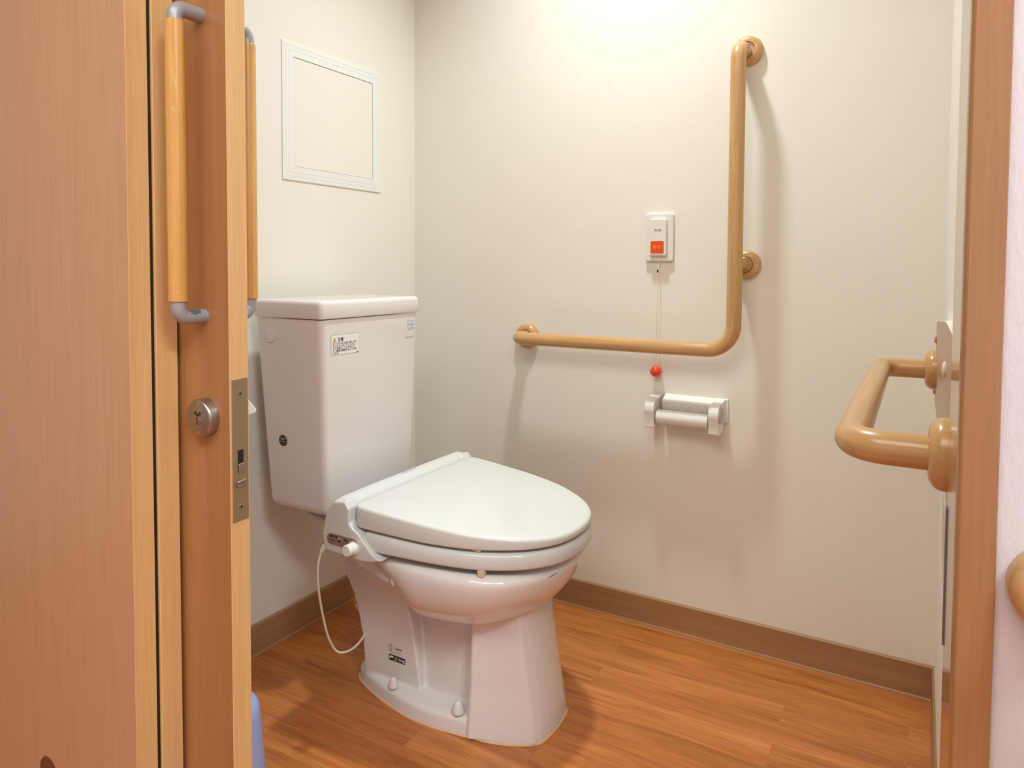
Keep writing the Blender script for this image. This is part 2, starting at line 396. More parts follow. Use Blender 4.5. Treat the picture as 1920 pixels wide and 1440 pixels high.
# mortise face plate on the door's end
fx = -.855
bm = bmesh.new(); box(bm, fx-.0005, fx+.0009, .6705, .6985, .5575, .7675)
cutp = finish(bm, 'lock_faceplate', 'nickel', doorC, bevel=.0005, seg=1)
for z in (.7455, .5785):
    bm = bmesh.new(); lathe(bm, (fx+.0009, .6845, z), (1, 0, 0), [(0, .0042), (.0005, .004), (.0006, .003), (.0004, .0006)], 24); s = finish(bm, 'screw', 'steel', cutp)
    b = bmesh.new(); box(b, fx+.0015, fx+.0017, .6821, .6869, z-.0004, z+.0004); box(b, fx+.0015, fx+.0017, .6841, .6849, z-.0024, z+.0024); finish(b, 'cross_recess', 'dark', s, smooth=False)
boxobj('bolt_slot', (fx+.0009, fx+.0011, .6793, .6895, .6295, .6625), 'dark', cutp)
bm = bmesh.new(); prism(bm, [(fx+.0011, .6797, .6300), (fx+.0011, .6891, .6300), (fx+.0011, .6891, .6435), (fx+.0011, .6797, .6425)], (.0022, 0, 0)); finish(bm, 'hook_bolt', 'steel', cutp, bevel=.0004, seg=1)
bm = bmesh.new(); prism(bm, [(fx+.0009, .6765, .6085), (fx+.0009, .6925, .6085), (fx+.0009, .6925, .6185), (fx+.0009, .6765, .6165)], (.0025, 0, 0)); 
f_ = finish(bm, 'latch_bolt', 'steel', cutp, bevel=.0005, seg=2)
boxobj('latch_groove', (fx+.0034, fx+.0036, .6775, .6915, .6145, .6152), 'dark', cutp)

# ------------------------------------------------------------------ inspection hatch on the left wall
t = thing('access_hatch', (XL, 1.402, 1.1455), 'white square inspection hatch frame set in the left wall above the tank', 'wall hatch')
def framed(y0, y1, z0, z1, prof, mat, name, parent):
    """mitred frame on x=XL; prof: (inset, height)"""
    bm = bmesh.new(); rings = []
    for ins, h in prof:
        rings.append([(XL+h, y0+ins, z0+ins), (XL+h, y1-ins, z0+ins), (XL+h, y1-ins, z1-ins), (XL+h, y0+ins, z1-ins)])
    loft(bm, rings, cap=False); return finish(bm, name, mat, parent, smooth=False)
framed(1.2212, 1.5835, 1.1455, 1.4850, [(0, 0), (0, .0024), (.0012, .0030), (.0095, .0033), (.0099, .0028), (.0105, .0028), (.0109, .0034), (.019, .0037), (.0194, .0032), (.0200, .0032), (.0204, .0038), (.0335, .0042), (.0345, .0038), (.0345, .0006)], 'frame', 'hatch_frame', t)
boxobj('hatch_door', (XL+.0002, XL+.0026, 1.2212+.0358, 1.5835-.0358, 1.1455+.0358, 1.4850-.0358), 'wall', t)

# ------------------------------------------------------------------ L-shaped grab bar
BY = YB-.075; R = .0172
t = thing('grab_bar', (-.372, YB, .738), 'large L-shaped pale wood grab bar mounted on the back wall', 'grab bar')
zt, zb, xl, xr = 1.4415, .7385, -.958, -.373
path = fillet([(xl, YB-.018, zb), (xl, BY, zb), (xr, BY, zb), (xr, BY, zt), (xr, YB-.018, zt)], [.03, .062, .032], 14)
tubeobj('rail', path, R, 'bar', t, 36)
def flange(o, ax, parent, r=.0355, h=.021, name='wall_flange'):
    bm = bmesh.new(); prof = [(0, r)]
    for k in range(9):
        a = PI/2*k/8; prof.append((h*.25+h*.75*math.sin(a), r-(r-.0205)*(1-math.cos(a))))
    prof += [(h, .0195), (h-.002, .0187), (h-.004, .0183), (h-.004, .001)]
    lathe(bm, o, ax, prof, 48)
    lay = bm.loops.layers.uv.verify(); O = Vector(o); ax = Vector(ax); 
    for f in bm.faces:
        for l in f.loops:
            d = l.vert.co-O; l[lay].uv = ((d.x+d.y)*14+.5, d.z*9)
    return finish(bm, name, 'bar', parent, angle=50)
flange((xl, YB, zb), (0, -1, 0), t); flange((xr+.006, YB, zt+.004), (0, -1, 0), t)
f3 = flange((xr+.010, YB, .9405), (0, -1, 0), t)
tubeobj('stub', [(xr+.008, YB-.012, .9405), (xr+.003, BY+.004, .9405)], .0140, 'bar', t, 28)
lathobj('collar', (xr+.0095, YB-.012, .9405), (0, -1, 0), [(0, .0182), (.0115, .0182), (.0125, .0174), (.0165, .0174), (.0172, .0165), (.0172, .010)], 'bar', t, 32)

# ------------------------------------------------------------------ U-shaped rail on the right wall with its backing board
bx = .0282
t = thing('grab_rail', (XR, 1.14, .69), 'pale wood U-shaped rail on a beige backing board, sticking out from the right wall', 'grab bar')
pr = [(.765, .705), (.80, .689), (1.28, .684), (1.55, .684), (1.555, .690), (1.553, .829), (1.50, .838), (1.03, .8665), (.765, .8665)]
bm = bmesh.new(); prism(bm, [(XR, y, z) for y, z in pr], (bx-XR+.0004, 0, 0)); bd_ = finish(bm, 'backing_board', 'white_edge', t, smooth=False)
cy_, cz_ = 1.15, .775
bm = bmesh.new(); prism(bm, [(bx+.0004, cy_+(y-cy_)*.9955, cz_+(z-cz_)*.985) for y, z in pr], (-.0004, 0, 0)); finish(bm, 'board_face', 'board', bd_, smooth=False)
def scrw(y, z, r=.009, par=t, mt='tan'):
    bm = bmesh.new(); lathe(bm, (bx, y, z), (-1, 0, 0), [(0, r), (.0015, r), (.003, r*.8), (.0038, r*.45), (.004, .0005)], 24); finish(bm, 'screw_cap', mt, par)
scrw(.985, .812, mt='cream'); scrw(1.50, .803, .007); scrw(1.525, .706, .007)
ux = -.060; y0, y1, uz = .80, 1.475, .7505
tubeobj('rail', fillet([(bx-.006, y0, uz), (ux, y0, uz), (ux, y1, uz), (bx-.006, y1, uz)], [.036, .03], 12), R, 'bar', t, 36)
flange((bx, y0, uz), (-1, 0, 0), t, h=.018); flange((bx, y1, uz), (-1, 0, 0), t, h=.018)
# grey rubber strip low on the jamb's room side
t = boxobj('door_seal', (.0247, .0259, .738, .7498, .590, .715), 'inkgrey', None)
t['label'] = 'thin grey buffer strip low on the right door jamb'; t['category'] = 'door seal'

# corridor handrail
t = thing('handrail', (.09, .606, .708), 'wooden handrail end on the white corridor wall right of the doorway', 'handrail')
flange((.089, .606, .709), (0, -1, 0), t, r=.0315, h=.026)
tubeobj('rail', fillet([(.089, .59, .709), (.089, .540, .709), (.75, .540, .709), (.75, .59, .709)], [.03, .03], 10), R, 'bar', t, 30)
flange((.75, .606, .709), (0, -1, 0), t, r=.0315, h=.026)

# ------------------------------------------------------------------ nurse call button
t = thing('call_button', (-.5775, YB, .949), 'white call button plate with an orange push square on the back wall', 'call button')
def plateXZ(x0, x1, z0, z1, ya, yb, r, name, mat, parent, bevel=.002, seg=3):
    bm = bmesh.new(); prism(bm, [(x, ya, z) for x, z in rrect((x0+x1)/2, (z0+z1)/2, x1-x0, z1-z0, r)], (0, yb-ya, 0))
    return finish(bm, name, mat, parent, bevel=bevel, seg=seg)
pl = plateXZ(-.6128, -.5398, .9485, 1.0705, YB, YB-.0095, .006, 'wall_plate', 'plastic2', t, .003)
bd = plateXZ(-.5988, -.5550, .9625, 1.0560, YB-.0095, YB-.0195, .004, 'button_body', 'plastic2', t, .0025)
ob = plateXZ(-.5950, -.5608, .9692, 1.0000, YB-.0195, YB-.0210, .003, 'push_button', 'orange', bd, .001)
text('button_writing', '押す', .0108, (-.5780, YB-.0212, .9805), (1, 0, 0), (0, 0, 1), 'orangeink', ob, 'CENTER')
text('plate_writing', '呼出用', .0062, (-.5775, YB-.0197, 1.0248), (1, 0, 0), (0, 0, 1), 'inkgrey', bd, 'CENTER')
bm = bmesh.new(); lathe(bm, (-.5765, YB-.0085, .9475), (0, 0, -1), [(0, .0022), (.004, .0022), (.0045, .0015)], 16); finish(bm, 'cord_outlet', 'plastic2', t)
# pull cord and ball hanging from it
tc_ = thing('pull_cord', (-.5765, YB-.018, .67), 'thin white pull cord with a red ball hanging below the call button', 'pull cord')
pc = [(-.5765, YB-.009, .947), (-.5762, YB-.015, .935), (-.576, YB-.017, .926)]
tubeobj('upper_string', pc, .0009, 'cream', tc_, 8)
bm = bmesh.new()
prism(bm, [(-.5778, YB-.017, .9275), (-.5745, YB-.017, .9275), (-.5738, YB-.017, .919), (-.5755, YB-.017, .922), (-.5782, YB-.017, .919)], (0, -.0015, 0)); finish(bm, 'clasp', 'dark', tc_, smooth=False)
tubeobj('string', [(-.5768, YB-.018, .921), (-.5752, YB-.018, .90), (-.5765, YB-.018, .80), (-.5768, YB-.018, .68)], .0007, 'cream', tc_, 8)
bm = bmesh.new(); prof = []
rb = .0146
for k in range(25):
    a = -PI/2+PI*k/24; r_ = rb*math.cos(a); h_ = rb*math.sin(a)
    if k == 12: prof += [(-.0012, rb*.995), (-.0010, rb+.0022), (.0010, rb+.0022), (.0012, rb*.995)]
    else: prof.append((h_, r_))
lathe(bm, (-.5772, YB-.018, .6690), (0, 0, 1), prof, 40); finish(bm, 'ball', 'red', tc_)

# ------------------------------------------------------------------ toilet paper holder
t = thing('paper_holder', (-.48, YB, .56), 'white plastic toilet roll holder, empty, on the back wall', 'toilet paper holder')
bm = bmesh.new(); box(bm, -.558, -.3985, YB-.006, YB, .553, .6125); finish(bm, 'back_plate', 'plastic2', t, bevel=.0015)
# hood: flat top sloping forward then folding back down to the roller
bm = bmesh.new()
prism(bm, [(-.5555, YB-.005, .6125), (-.5555, YB-.034, .6005), (-.5555, YB-.036, .598), (-.5555, YB-.028, .574), (-.5555, YB-.005, .572)], (.125, 0, 0)); finish(bm, 'hood', 'plastic2', t, bevel=.0012)
AC, AZ = YB-.049, .5795
def arm(x0, x1, name):
    pts = [(YB-.005, .6115), (YB-.026, .6075)]
    for k in range(15):
        a = math.radians(75+125*k/14); pts.append((AC+.0245*math.cos(a), AZ+.0265*math.sin(a)))
    pts += [(YB-.069, .556), (YB-.0685, .536), (YB-.047, .5300), (YB-.020, .5400), (YB-.018, .556), (YB-.005, .5575)]
    bm = bmesh.new(); prism(bm, [(x0, y, z) for y, z in pts], (x1-x0, 0, 0)); return finish(bm, name, 'plastic2', t, bevel=.0012, seg=2)
arm(-.4300, -.4060, 'side_arm'); arm(-.5880, -.5640, 'side_arm')
lathobj('end_cap', (-.4061, AC, AZ), (1, 0, 0), [(0, .0205), (.0015, .0205), (.003, .0185), (.0034, .001)], 'grey', t, 36)
lathobj('end_cap', (-.5879, AC, AZ), (-1, 0, 0), [(0, .0205), (.0015, .0205), (.003, .0185), (.0034, .001)], 'plastic2', t, 36)
lathobj('roller', (-.5640, AC-.001, .5618), (1, 0, 0), [(0, .0075), (.003, .0075), (.0032, .0170), (.004, .0178), (.1295, .0178), (.1303, .017), (.1305, .0075), (.134, .0075)], 'plastic2', t, 40)

# ------------------------------------------------------------------ blue container behind the door
t = thing('brush_case', (-1.046, .800, 0), 'pale blue plastic container standing on the floor behind the sliding door', 'toilet brush case')
bm = bmesh.new()
prof = [(0, .066), (.004, .068), (.03, .0665), (.138, .0580), (.150, .0555), (.158, .048), (.161, .034), (.1615, .001)]
lathe(bm, (-1.046, .800, .0005), (0, 0, 1), prof, 56); finish(bm, 'case', 'blue', t, angle=60)

# ------------------------------------------------------------------ toilet
AY = 1.252
def outline(samples, n=72, xoff=0, inset=0, close_back=True):
    """samples: (x, half width) from back to tip, mirrored about AY; returns a smooth loop"""
    P = [Vector((x, w)) for x, w in samples]
    # chord-length Catmull-Rom resample of the half curve
    ext = [P[0]*2-P[1]] + P + [Vector((2*P[-1].x-P[-2].x, -P[-2].y)) if P[-1].y < 1e-4 else P[-1]*2-P[-2]]
    if P[-1].y < 1e-4: ext[-1] = Vector((P[-2].x, -P[-2].y))
    half = []
    for i in range(1, len(ext)-2):
        p0, p1, p2, p3 = ext[i-1], ext[i], ext[i+1], ext[i+2]
        for k in range(8):
            s = k/8
            half.append(.5*((2*p1)+(p2-p0)*s+(2*p0-5*p1+4*p2-p3)*s*s+(3*p1-p0-3*p2+p3)*s**3))
    half.append(P[-1])
    L = [0]
    for a, b in zip(half[:-1], half[1:]): L.append(L[-1]+(b-a).length)
    out = []
    for k in range(n+1):
        d = L[-1]*k/n
        j = max(i for i in range(len(L)) if L[i] <= d+1e-9); j = min(j, len(half)-2)
        f = (d-L[j])/max(L[j+1]-L[j], 1e-9); out.append(half[j].lerp(half[j+1], min(f, 1)))
    near = [(p.x, AY-p.y) for p in out]; far = [(p.x, AY+p.y) for p in out][::-1]
    if P[-1].y < 1e-4: far = far[1:]
    if P[0].y < 1e-4: far = far[:-1]
    return near+far
def offs(loop, d):
    """inset a closed xy loop by d (positive shrinks)"""
    n = len(loop); A = sum(loop[i][0]*loop[(i+1)%n][1]-loop[(i+1)%n][0]*loop[i][1] for i in range(n)); s = 1 if A > 0 else -1
    out = []
    for i in range(n):
        p, q, r = Vector(loop[i-1]), Vector(loop[i]), Vector(loop[(i+1)%n])
        a = (q-p); b = (r-q)
        a = a.normalized() if a.length > 1e-9 else Vector((0, 0)); b = b.normalized() if b.length > 1e-9 else a
        na = Vector((-a.y, a.x)); nb = Vector((-b.y, b.x)); m = (na+nb)
        m = m.normalized() if m.length > 1e-6 else na
        out.append(tuple(q + m*d*s/max(.6, m.dot(na) if na.length else 1)))
    return out
toilet = thing('toilet', (-.9, AY, 0), 'white ceramic toilet with closed bidet seat lid standing against the left wall', 'toilet')

# --- pan: solids joined by a voxel remesh
bm = bmesh.new()
fl = [(-1.092, 0), (-1.090, .045), (-1.083, .067), (-1.046, .088), (-.968, .113), (-.897, .127), (-.838, .1275), (-.785, .121), (-.702, .106), (-.650, .083), (-.632, .069), (-.622, .058), (-.6175, .03), (-.616, 0)]
FL = outline(fl)
loft(bm, [[(x, y, 0) for x, y in FL], [(x, y, .026) for x, y in offs(FL, .0025)], [(x, y, .0325) for x, y in offs(FL, .0085)], [(x, y, .040) for x, y in offs(FL, .045)]])
def solid(zs):
    """zs: list of (z, xback, xfront, half width back, half width front)"""
    rings = []
    for z, xb, xf, wb, wf in zs:
        rings.append([(xb, AY-wb, z), (xf, AY-wf, z), (xf, AY+wf, z), (xb, AY+wb, z)])
    loft(bm, rings)
# rear foot (carries the print)
solid([(.02, -1.055, -.893, .083, .088), (.06, -1.053, -.897, .085, .089), (.11, -1.057, -.904, .086, .089), (.165, -1.070, -.914, .086, .090), (.20, -1.082, -.922, .087, .092), (.24, -1.102, -.934, .089, .097), (.27, -1.118, -.942, .092, .105), (.30, -1.13, -.955, .098, .115)])
# middle trapway
loft(bm, [[(-.838+rx*math.copysign(abs(math.cos(2*PI*k/40))**.75, math.cos(2*PI*k/40)), AY+ry*math.copysign(abs(math.sin(2*PI*k/40))**.75, math.sin(2*PI*k/40)), z) for k in range(40)] for z, rx, ry in ((.02, .100, .078), (.12, .100, .070), (.19, .100, .070), (.26, .100, .078))])
# front pedestal
def ped(z, xb, xs, wb, ws, xf, bul=0):
    n = [(xb, wb-.0075), (xb+.0012, wb-.0038), (xb+.0038, wb-.0012), (xb+.0075, wb), (xb+(xs-xb)*.3, wb+(ws-wb)*.3+bul), (xb+(xs-xb)*.62, wb+(ws-wb)*.62+bul*1.15), (xb+(xs-xb)*.85, wb+(ws-wb)*.85+bul*.7), (xs, ws), (xf-.0045, ws*.66), (xf-.001, ws*.33)]
    return [(x, AY-w, z) for x, w in n] + [(xf, AY, z)] + [(x, AY+w, z) for x, w in n[::-1]]
loft(bm, [ped(.0005, -.757, -.627, .1235, .0715, -.6150, .0045), ped(.03, -.757, -.631, .120, .0705, -.6180, .004), ped(.10, -.758, -.643, .111, .0695, -.630, .002), ped(.20, -.760, -.659, .103, .070, -.6465, 0), ped(.25, -.762, -.664, .10, .072, -.652, 0)])
# bowl
def bowl(z, tip, hw, back, rk):
    k0 = tip-.129*min(1, .25+.75*hw/.2)
    f = [(0, .93), (.30, .86), (.58, .71), (.8, .5), (.94, .27), (1, 0)]
    m = (back+k0)/2; q = 1-rk
    s = [(back, hw*rk), (back+.03, hw*(rk+q*.42)), (back+.075, hw*(rk+q*.80)), (m, hw), ((m+k0)/2, hw*.985)] + [(k0+(tip-k0)*a, hw*b) for a, b in f]
    return [(x, y, z) for x, y in outline(s, 48)]
B = [(.212, -.755, .055, -.87, .5), (.2145, -.735, .078, -.885, .5), (.219, -.712, .103, -.905, .45), (.226, -.690, .126, -.925, .42), (.236, -.667, .146, -.940, .40), (.250, -.646, .162, -.950, .40), (.270, -.624, .178, -.960, .42), (.290, -.606, .189, -.965, .50), (.310, -.592, .197, -.97, .64), (.330, -.583, .2025, -.97, .78), (.345, -.579, .2035, -.97, .84), (.353, -.582, .201, -.97, .84), (.3585, -.590, .194, -.97, .84), (.3605, -.600, .186, -.965, .84)]
BB = []
for i in range(len(B)-1):
    p0, p1, p2, p3 = [B[max(0, min(len(B)-1, j))] for j in (i-1, i, i+1, i+2)]
    for k in range(4):
        u_ = k/4; BB.append(tuple(.5*((2*b_)+(c_-a_)*u_+(2*a_-5*b_+4*c_-d_)*u_*u_+(3*b_-a_-3*c_+d_)*u_**3) for a_, b_, c_, d_ in zip(p0, p1, p2, p3)))
BB.append(B[-1])
loft(bm, [bowl(*b) for b in BB])
# deck behind the bowl, under seat unit and tank
dk = [(-1.245, 0), (-1.243, .055), (-1.225, .083), (-1.15, .100), (-1.09, .118), (-1.04, .140), (-.99, .160), (-.94, .176), (-.90, .184), (-.88, .178), (-.875, 0)]
DK = outline([(x, w) for x, w in dk])
loft(bm, [[(x, y, .296+.25*max(0, -1.0-x)) for x, y in offs(DK, .010)], [(x, y, .303+.25*max(0, -1.0-x)) for x, y in offs(DK, .002)], [(x, y, .345) for x, y in DK], [(x, y, .355) for x, y in offs(DK, .006)]])
loft(bm, [[(-1.22, AY-.055, .354), (-1.12, AY-.06, .354), (-1.12, AY+.06, .354), (-1.22, AY+.055, .354)], [(-1.23, AY-.06, .376), (-1.115, AY-.065, .376), (-1.115, AY+.065, .376), (-1.23, AY+.06, .376)]])
pan = finish(bm, 'pan', 'ceramic', None)
TW = Matrix.Rotation(math.radians(17), 4, 'Z') @ Matrix.Rotation(math.radians(9), 4, 'X') @ Matrix.Rotation(math.radians(6), 4, 'Y')
pan.data.transform(TW)
pan = voxel(pan, .0023, 12, .5)
pan.data.transform(TW.inverted())
L = toilet['_w']; pan.data.transform(Matrix.Translation(-Vector(L))); pan.parent = toilet; pan['_w'] = L
# caulk line round the foot
bm = bmesh.new(); loft(bm, [[(x, y, .0003) for x, y in offs(FL, -.0028)], [(x, y, .003) for x, y in offs(FL, -.0014)], [(x, y, .004) for x, y in offs(FL, .004)]]); finish(bm, 'caulk_bead', 'caulk', toilet)
# bolt caps
for x in (-.9515, -.7840):
    r_ = .0100 if x < -.9 else .0132
    hs = .74 if x < -.9 else .86
    lathobj('bolt_cap', (x, 1.145, .0375), (0, 0, 1), [(h*hs, r) for h, r in ((0, r_), (.004, r_), (.010, r_*.93), (.018, r_*.75), (.024, r_*.55), (.0275, r_*.3), (.0285, .0003))], 'ceramic', toilet, 28)
    bpy.context.view_layer.update()
mk = tubeobj('dark_mark', [(-.5957, 1.1700, .3450), (-.5921, 1.1804, .3462), (-.5880, 1.1952, .3478)], lambda f: .00035+.0004*math.sin(PI*f), 'ink', toilet, 8); mk['label'] = 'thin dark scratch'
# print on the rear foot
py = AY-.0885
pr_ = boxobj('printed_label', (-.9782, -.9345, py-.0004, py+.001, .0805, .0925), 'ink', toilet)
bm = bmesh.new()
for x0, x1, z0, z1 in ((-.9755, -.9665, .0870, .0905), (-.9775, -.9740, .0840, .0865), (-.9635, -.9555, .0883, .0892), (-.9535, -.9455, .0879, .0888), (-.962, -.940, .0862, .0866), (-.950, -.944, .0838, .0846), (-.965, -.957, .0825, .083), (-.9425, -.936, .0855, .0885), (-.9405, -.9355, .082, .084)):
    box(bm, x0, x1, py-.0006, py-.0004, z0, z1)
finish(bm, 'label_lines', 'paper', pr_, smooth=False)
bm = bmesh.new(); c = Vector((-.9735, py-.0004, .1095)); n = 40
ro, ri = .0062, .0054
for a0, a1 in ((70, 215), (250, 395)):
    k = 18; vo = [bm.verts.new(c+Vector((ro*math.cos(math.radians(a0+(a1-a0)*i/k)), 0, ro*math.sin(math.radians(a0+(a1-a0)*i/k))))) for i in range(k+1)]
    vi = [bm.verts.new(c+Vector((ri*math.cos(math.radians(a0+(a1-a0)*i/k)), 0, ri*math.sin(math.radians(a0+(a1-a0)*i/k))))) for i in range(k+1)]
    for i in range(k): bm.faces.new([vo[i], vo[i+1], vi[i+1], vi[i]])
prism(bm, [c+Vector((-.0035, 0, -.005)), c+Vector((-.0026, 0, -.0053)), c+Vector((.0035, 0, .005)), c+Vector((.0026, 0, .0053))], (0, -.0001, 0))
lg = finish(bm, 'printed_mark', 'inkgrey', toilet, smooth=False)
text('model_number', 'CS430', .0062, (-.9625, py-.0003, .1065), (1, 0, 0), (0, 0, 1), 'ink', lg, sx=1.15)
text('small_print', 'TOTO   MTL.1 JAPAN', .0026, (-.978, py-.0003, .0995), (1, 0, 0), (0, 0, 1), 'inkgrey', lg, sx=1.3)

# --- tank body
def rr_ring(x0, x1, y0, y1, z, r, n=8): return [(x, y, z) for x, y in rrect((x0+x1)/2, (y0+y1)/2, x1-x0, y1-y0, r, n)]
bm = bmesh.new()
T0 = (-1.309, -1.0985, 1.0885, 1.4240); T1 = (-1.281, -1.103, 1.105, 1.403)
def tk(f): return [a+(b-a)*f for a, b in zip(T0, T1)]
rg = []
zt, zb = .8165, .383
for z in (zb, zb+.002, zb+.006, zb+.012, zb+.02):
    k = zb+.02-z; ins = .02-math.sqrt(max(0, .02**2-k*k)) if k <= .02 else .02
    a = tk((zt-z)/(zt-zb)); rg.append(rr_ring(a[0]+ins, a[1]-ins, a[2]+ins, a[3]-ins, z, max(.004, .016-ins*.5)))
for z in (.5, .6, .7, .78, .806, zt):
    a = tk((zt-z)/(zt-zb)); rg.append(rr_ring(*a, z, .016))
loft(bm, rg); finish(bm, 'tank', 'ceramic', toilet, angle=60)
bm = bmesh.new(); LT = (-1.3115, -1.0945, 1.0845, 1.4275); rg = []
for z, i, rr_ in ((.8180, .003, .012), (.8185, .0008, .014), (.8205, 0, .015), (.848, 0, .015), (.853, .0012, .015), (.8565, .0045, .014), (.8580, .009, .012), (.8585, .016, .010), (.8588, .05, .008)):
    rg.append(rr_ring(LT[0]+i+max(0, z-.8205)*.2, LT[1]-i, LT[2]+i, LT[3]-i, z, max(rr_-i*.3, .004)))
loft(bm, rg); finish(bm, 'tank_lid', 'ceramic', toilet, angle=60)
# round blank on the tank side, badge, stickers
lathobj('hole_cover', (-1.2565, 1.0900, .7770), (0, -1, 0), [(0, .0165), (.0012, .0165), (.002, .0155), (.0024, .001)], 'ceramic', toilet, 40)
nb = Vector((.0, -1, -.037)).normalized()
bg = lathobj('badge', (-1.2275, 1.0985, .5415), nb, [(0, .0135), (.0006, .0135), (.0008, .0128)], 'grey', toilet, 36); bg['label'] = 'round black badge'
lathobj('badge_face', Vector((-1.2275, 1.0985, .5415))+nb*.0008, nb, [(0, .0124), (.0002, .0124)], 'badge', bg, 36)
bo_ = Vector((-1.2275, 1.0985, .5415))+nb*.0011; bu = Vector((0, 0, 1))+Vector((0, -.037, 0))
text('badge_title', '2.N11S', .0055, bo_+Vector((0, 0, .0018)), (1, 0, 0), bu, 'paper', bg, 'CENTER', sx=1.0, bold=.00)
text('badge_text', 'ﾌｰﾑｼﾞｬｹｯﾄ', .0030, bo_+Vector((0, 0, -.0035)), (1, 0, 0), bu, 'paper', bg, 'CENTER', sx=1.35)
def tx(z): return -1.0985 + (-1.103+1.0985)*(zt-z)/(zt-zb)   # tank front plane
tl = Vector((1.103-1.0985, 0, 0)); upf = Vector((.0104, 0, 1)).normalized()
def stick(y0, y1, z0, z1, d0, d1, name, mat, parent, r=.001):
    bm = bmesh.new(); pts = [(tx(z)+d0, y, z) for y, z in rrect((y0+y1)/2, (z0+z1)/2, y1-y0, z1-z0, r, 3)]
    prism(bm, pts, (d1-d0, 0, 0)); return finish(bm, name, mat, parent, smooth=False)
st = stick(1.1172, 1.2040, .7383, .7828, .0, .0004, 'caution_sticker', 'ink', toilet, .002); st['label'] = 'white caution sticker with yellow triangle'
stick(1.1176, 1.2036, .7387, .7824, .0004, .0005, 'sticker_sheet', 'paper', st, .0018)
def ftx(name, s, size, y, z, mat, parent, sx=1, d=.0006, bold=0): return text(name, s, size, (tx(z)+d, y, z), (0, 1, 0), upf, mat, parent, sx=sx, bold=bold)
bm = bmesh.new(); prism(bm, [(tx(.775)+.0005, 1.1215, .7665), (tx(.775)+.0005, 1.1335, .7665), (tx(.775)+.0005, 1.1275, .7775)], (.0002, 0, 0)); tri = finish(bm, 'warning_triangle', 'yellow', st, smooth=False)
ftx('exclamation', '!', .0095, 1.1262, .7677, 'ink', st, d=.0009)
ftx('sticker_title', '注意', .0098, 1.1365, .7680, 'ink', st, sx=.95, bold=.0002)
for i, s in enumerate(('タンクのふたは強く押したり', '引いたりしないでください。', 'ふたが落下してけがをした', 'り、器具を破損することがあ', 'ります。')):
    ftx('sticker_line', s, .0058, 1.1215, .7613-.0053*i, 'ink', st, sx=1.0, bold=.00004)
ftx('sticker_code', '4D082', .0030, 1.1945, .7393, 'ink', st)
bs = stick(1.3800, 1.4050, .7762, .7978, .0, .0003, 'blue_sticker', 'inkgrey', toilet, .003)
stick(1.3808, 1.4042, .7770, .7970, .0003, .0004, 'sticker_sheet', 'paperblue', bs, .0026)
ftx('sticker_title', 'Eco Hing', .0058, 1.3812, .7868, 'inkblue', bs, sx=.95, d=.0005)
ftx('sticker_line', '  P5', .0052, 1.390, .7800, 'inkblue', bs, sx=1, d=.0005)
ftx('tank_print', 'SEFI-ONTECT', .0058, 1.3715, .7548, 'inkpink', toilet, sx=.95, d=.0002)

# --- bidet seat unit
bm = bmesh.new()
prf = [(-1.034, .360), (-1.040, .40), (-1.033, .434), (-1.020, .456), (-1.003, .4670), (-.990, .4660), (-.976, .458), (-.9695, .447), (-.9685, .430), (-.968, .360)]
def yring(y, sh, dz=0): return [(x*(1-sh)+(-1.01)*sh, y, .36+(z-.36)*(1-sh)-dz) for x, z in prf]
W = .2195
loft(bm, [yring(AY-W, .22), yring(AY-W+.004, .08), yring(AY-W+.014, .0), yring(AY-.1, -.01), yring(AY, -.014), yring(AY+.1, -.01), yring(AY+W-.014, 0), yring(AY+W-.004, .10), yring(AY+W, .25)])
# side cheeks reaching forward under the seat
for s in (-1, 1):
    ck = [(-1.041, .390), (-1.030, .437), (-1.008, .462), (-.978, .4655), (-.968, .452), (-.968, .424), (-.9585, .414), (-.945, .408), (-.935, .398), (-.908, .373), (-.893, .3655), (-.884, .3640), (-.893, .3600), (-.912, .3545), (-.935, .352), (-1.034, .356)]
    ya, yb = AY+s*(W+.0035), AY+s*(W-.028)
    def ckr(y, sh): return [(x+(-.98-x)*sh, y, z+(.40-z)*sh) for x, z in ck]
    loft(bm, [ckr(ya, .06), ckr(ya-s*.0025, .015), ckr(ya-s*.006, 0), ckr(yb, 0)])
body = finish(bm, 'bidet_unit', 'plastic', None)
body = voxel(body, .0019, 4, .5)
body.data.transform(Matrix.Translation(-Vector(L))); body.parent = toilet; body['_w'] = L
ny = AY-W-.0035
cp = bmesh.new(); prism(cp, [(x, ny+.0015, z) for x, z in rrect(-.985, .3838, .082, .0225, .0105)], (0, -.0025, 0))
cps = finish(cp, 'control_strip', 'panel', body, bevel=.0004, seg=1); cps['label'] = 'grey control strip'
fy = ny-.0012
text('strip_print', '温度切替', .0058, (-1.0185, fy, .3880), (1, 0, 0), (0, 0, 1), 'ink', cps, sx=.95)
text('strip_print', '切  低  高', .0045, (-1.0205, fy, .3805), (1, 0, 0), (0, 0, 1), 'ink', cps, sx=.95)
text('strip_print', '•  •  •', .0060, (-1.0195, fy, .3752), (1, 0, 0), (0, 0, 1), 'ink', cps, sx=1.1)
lathobj('strip_button', (-.991, fy+.0002, .3835), (0, -1, 0), [(0, .0072), (.0004, .0072), (.0006, .0066)], plain('strip_button', (162, 140, 124), .4), cps, 28)
text('strip_print', '節電', .0062, (-.9968, fy-.0007, .3810), (1, 0, 0), (0, 0, 1), 'ink', cps, sx=.9)
text('strip_print', '便座', .0062, (-.9805, fy, .3860), (1, 0, 0), (0, 0, 1), 'ink', cps, sx=.9)
dl = lathobj('dial', (-.9535, ny+.001, .3770), (-.02, -1, .05), [(0, .0135), (.004, .0135), (.0045, .0118), (.022, .0112), (.0235, .0100), (.0238, .0005)], 'plastic2', body, 36)
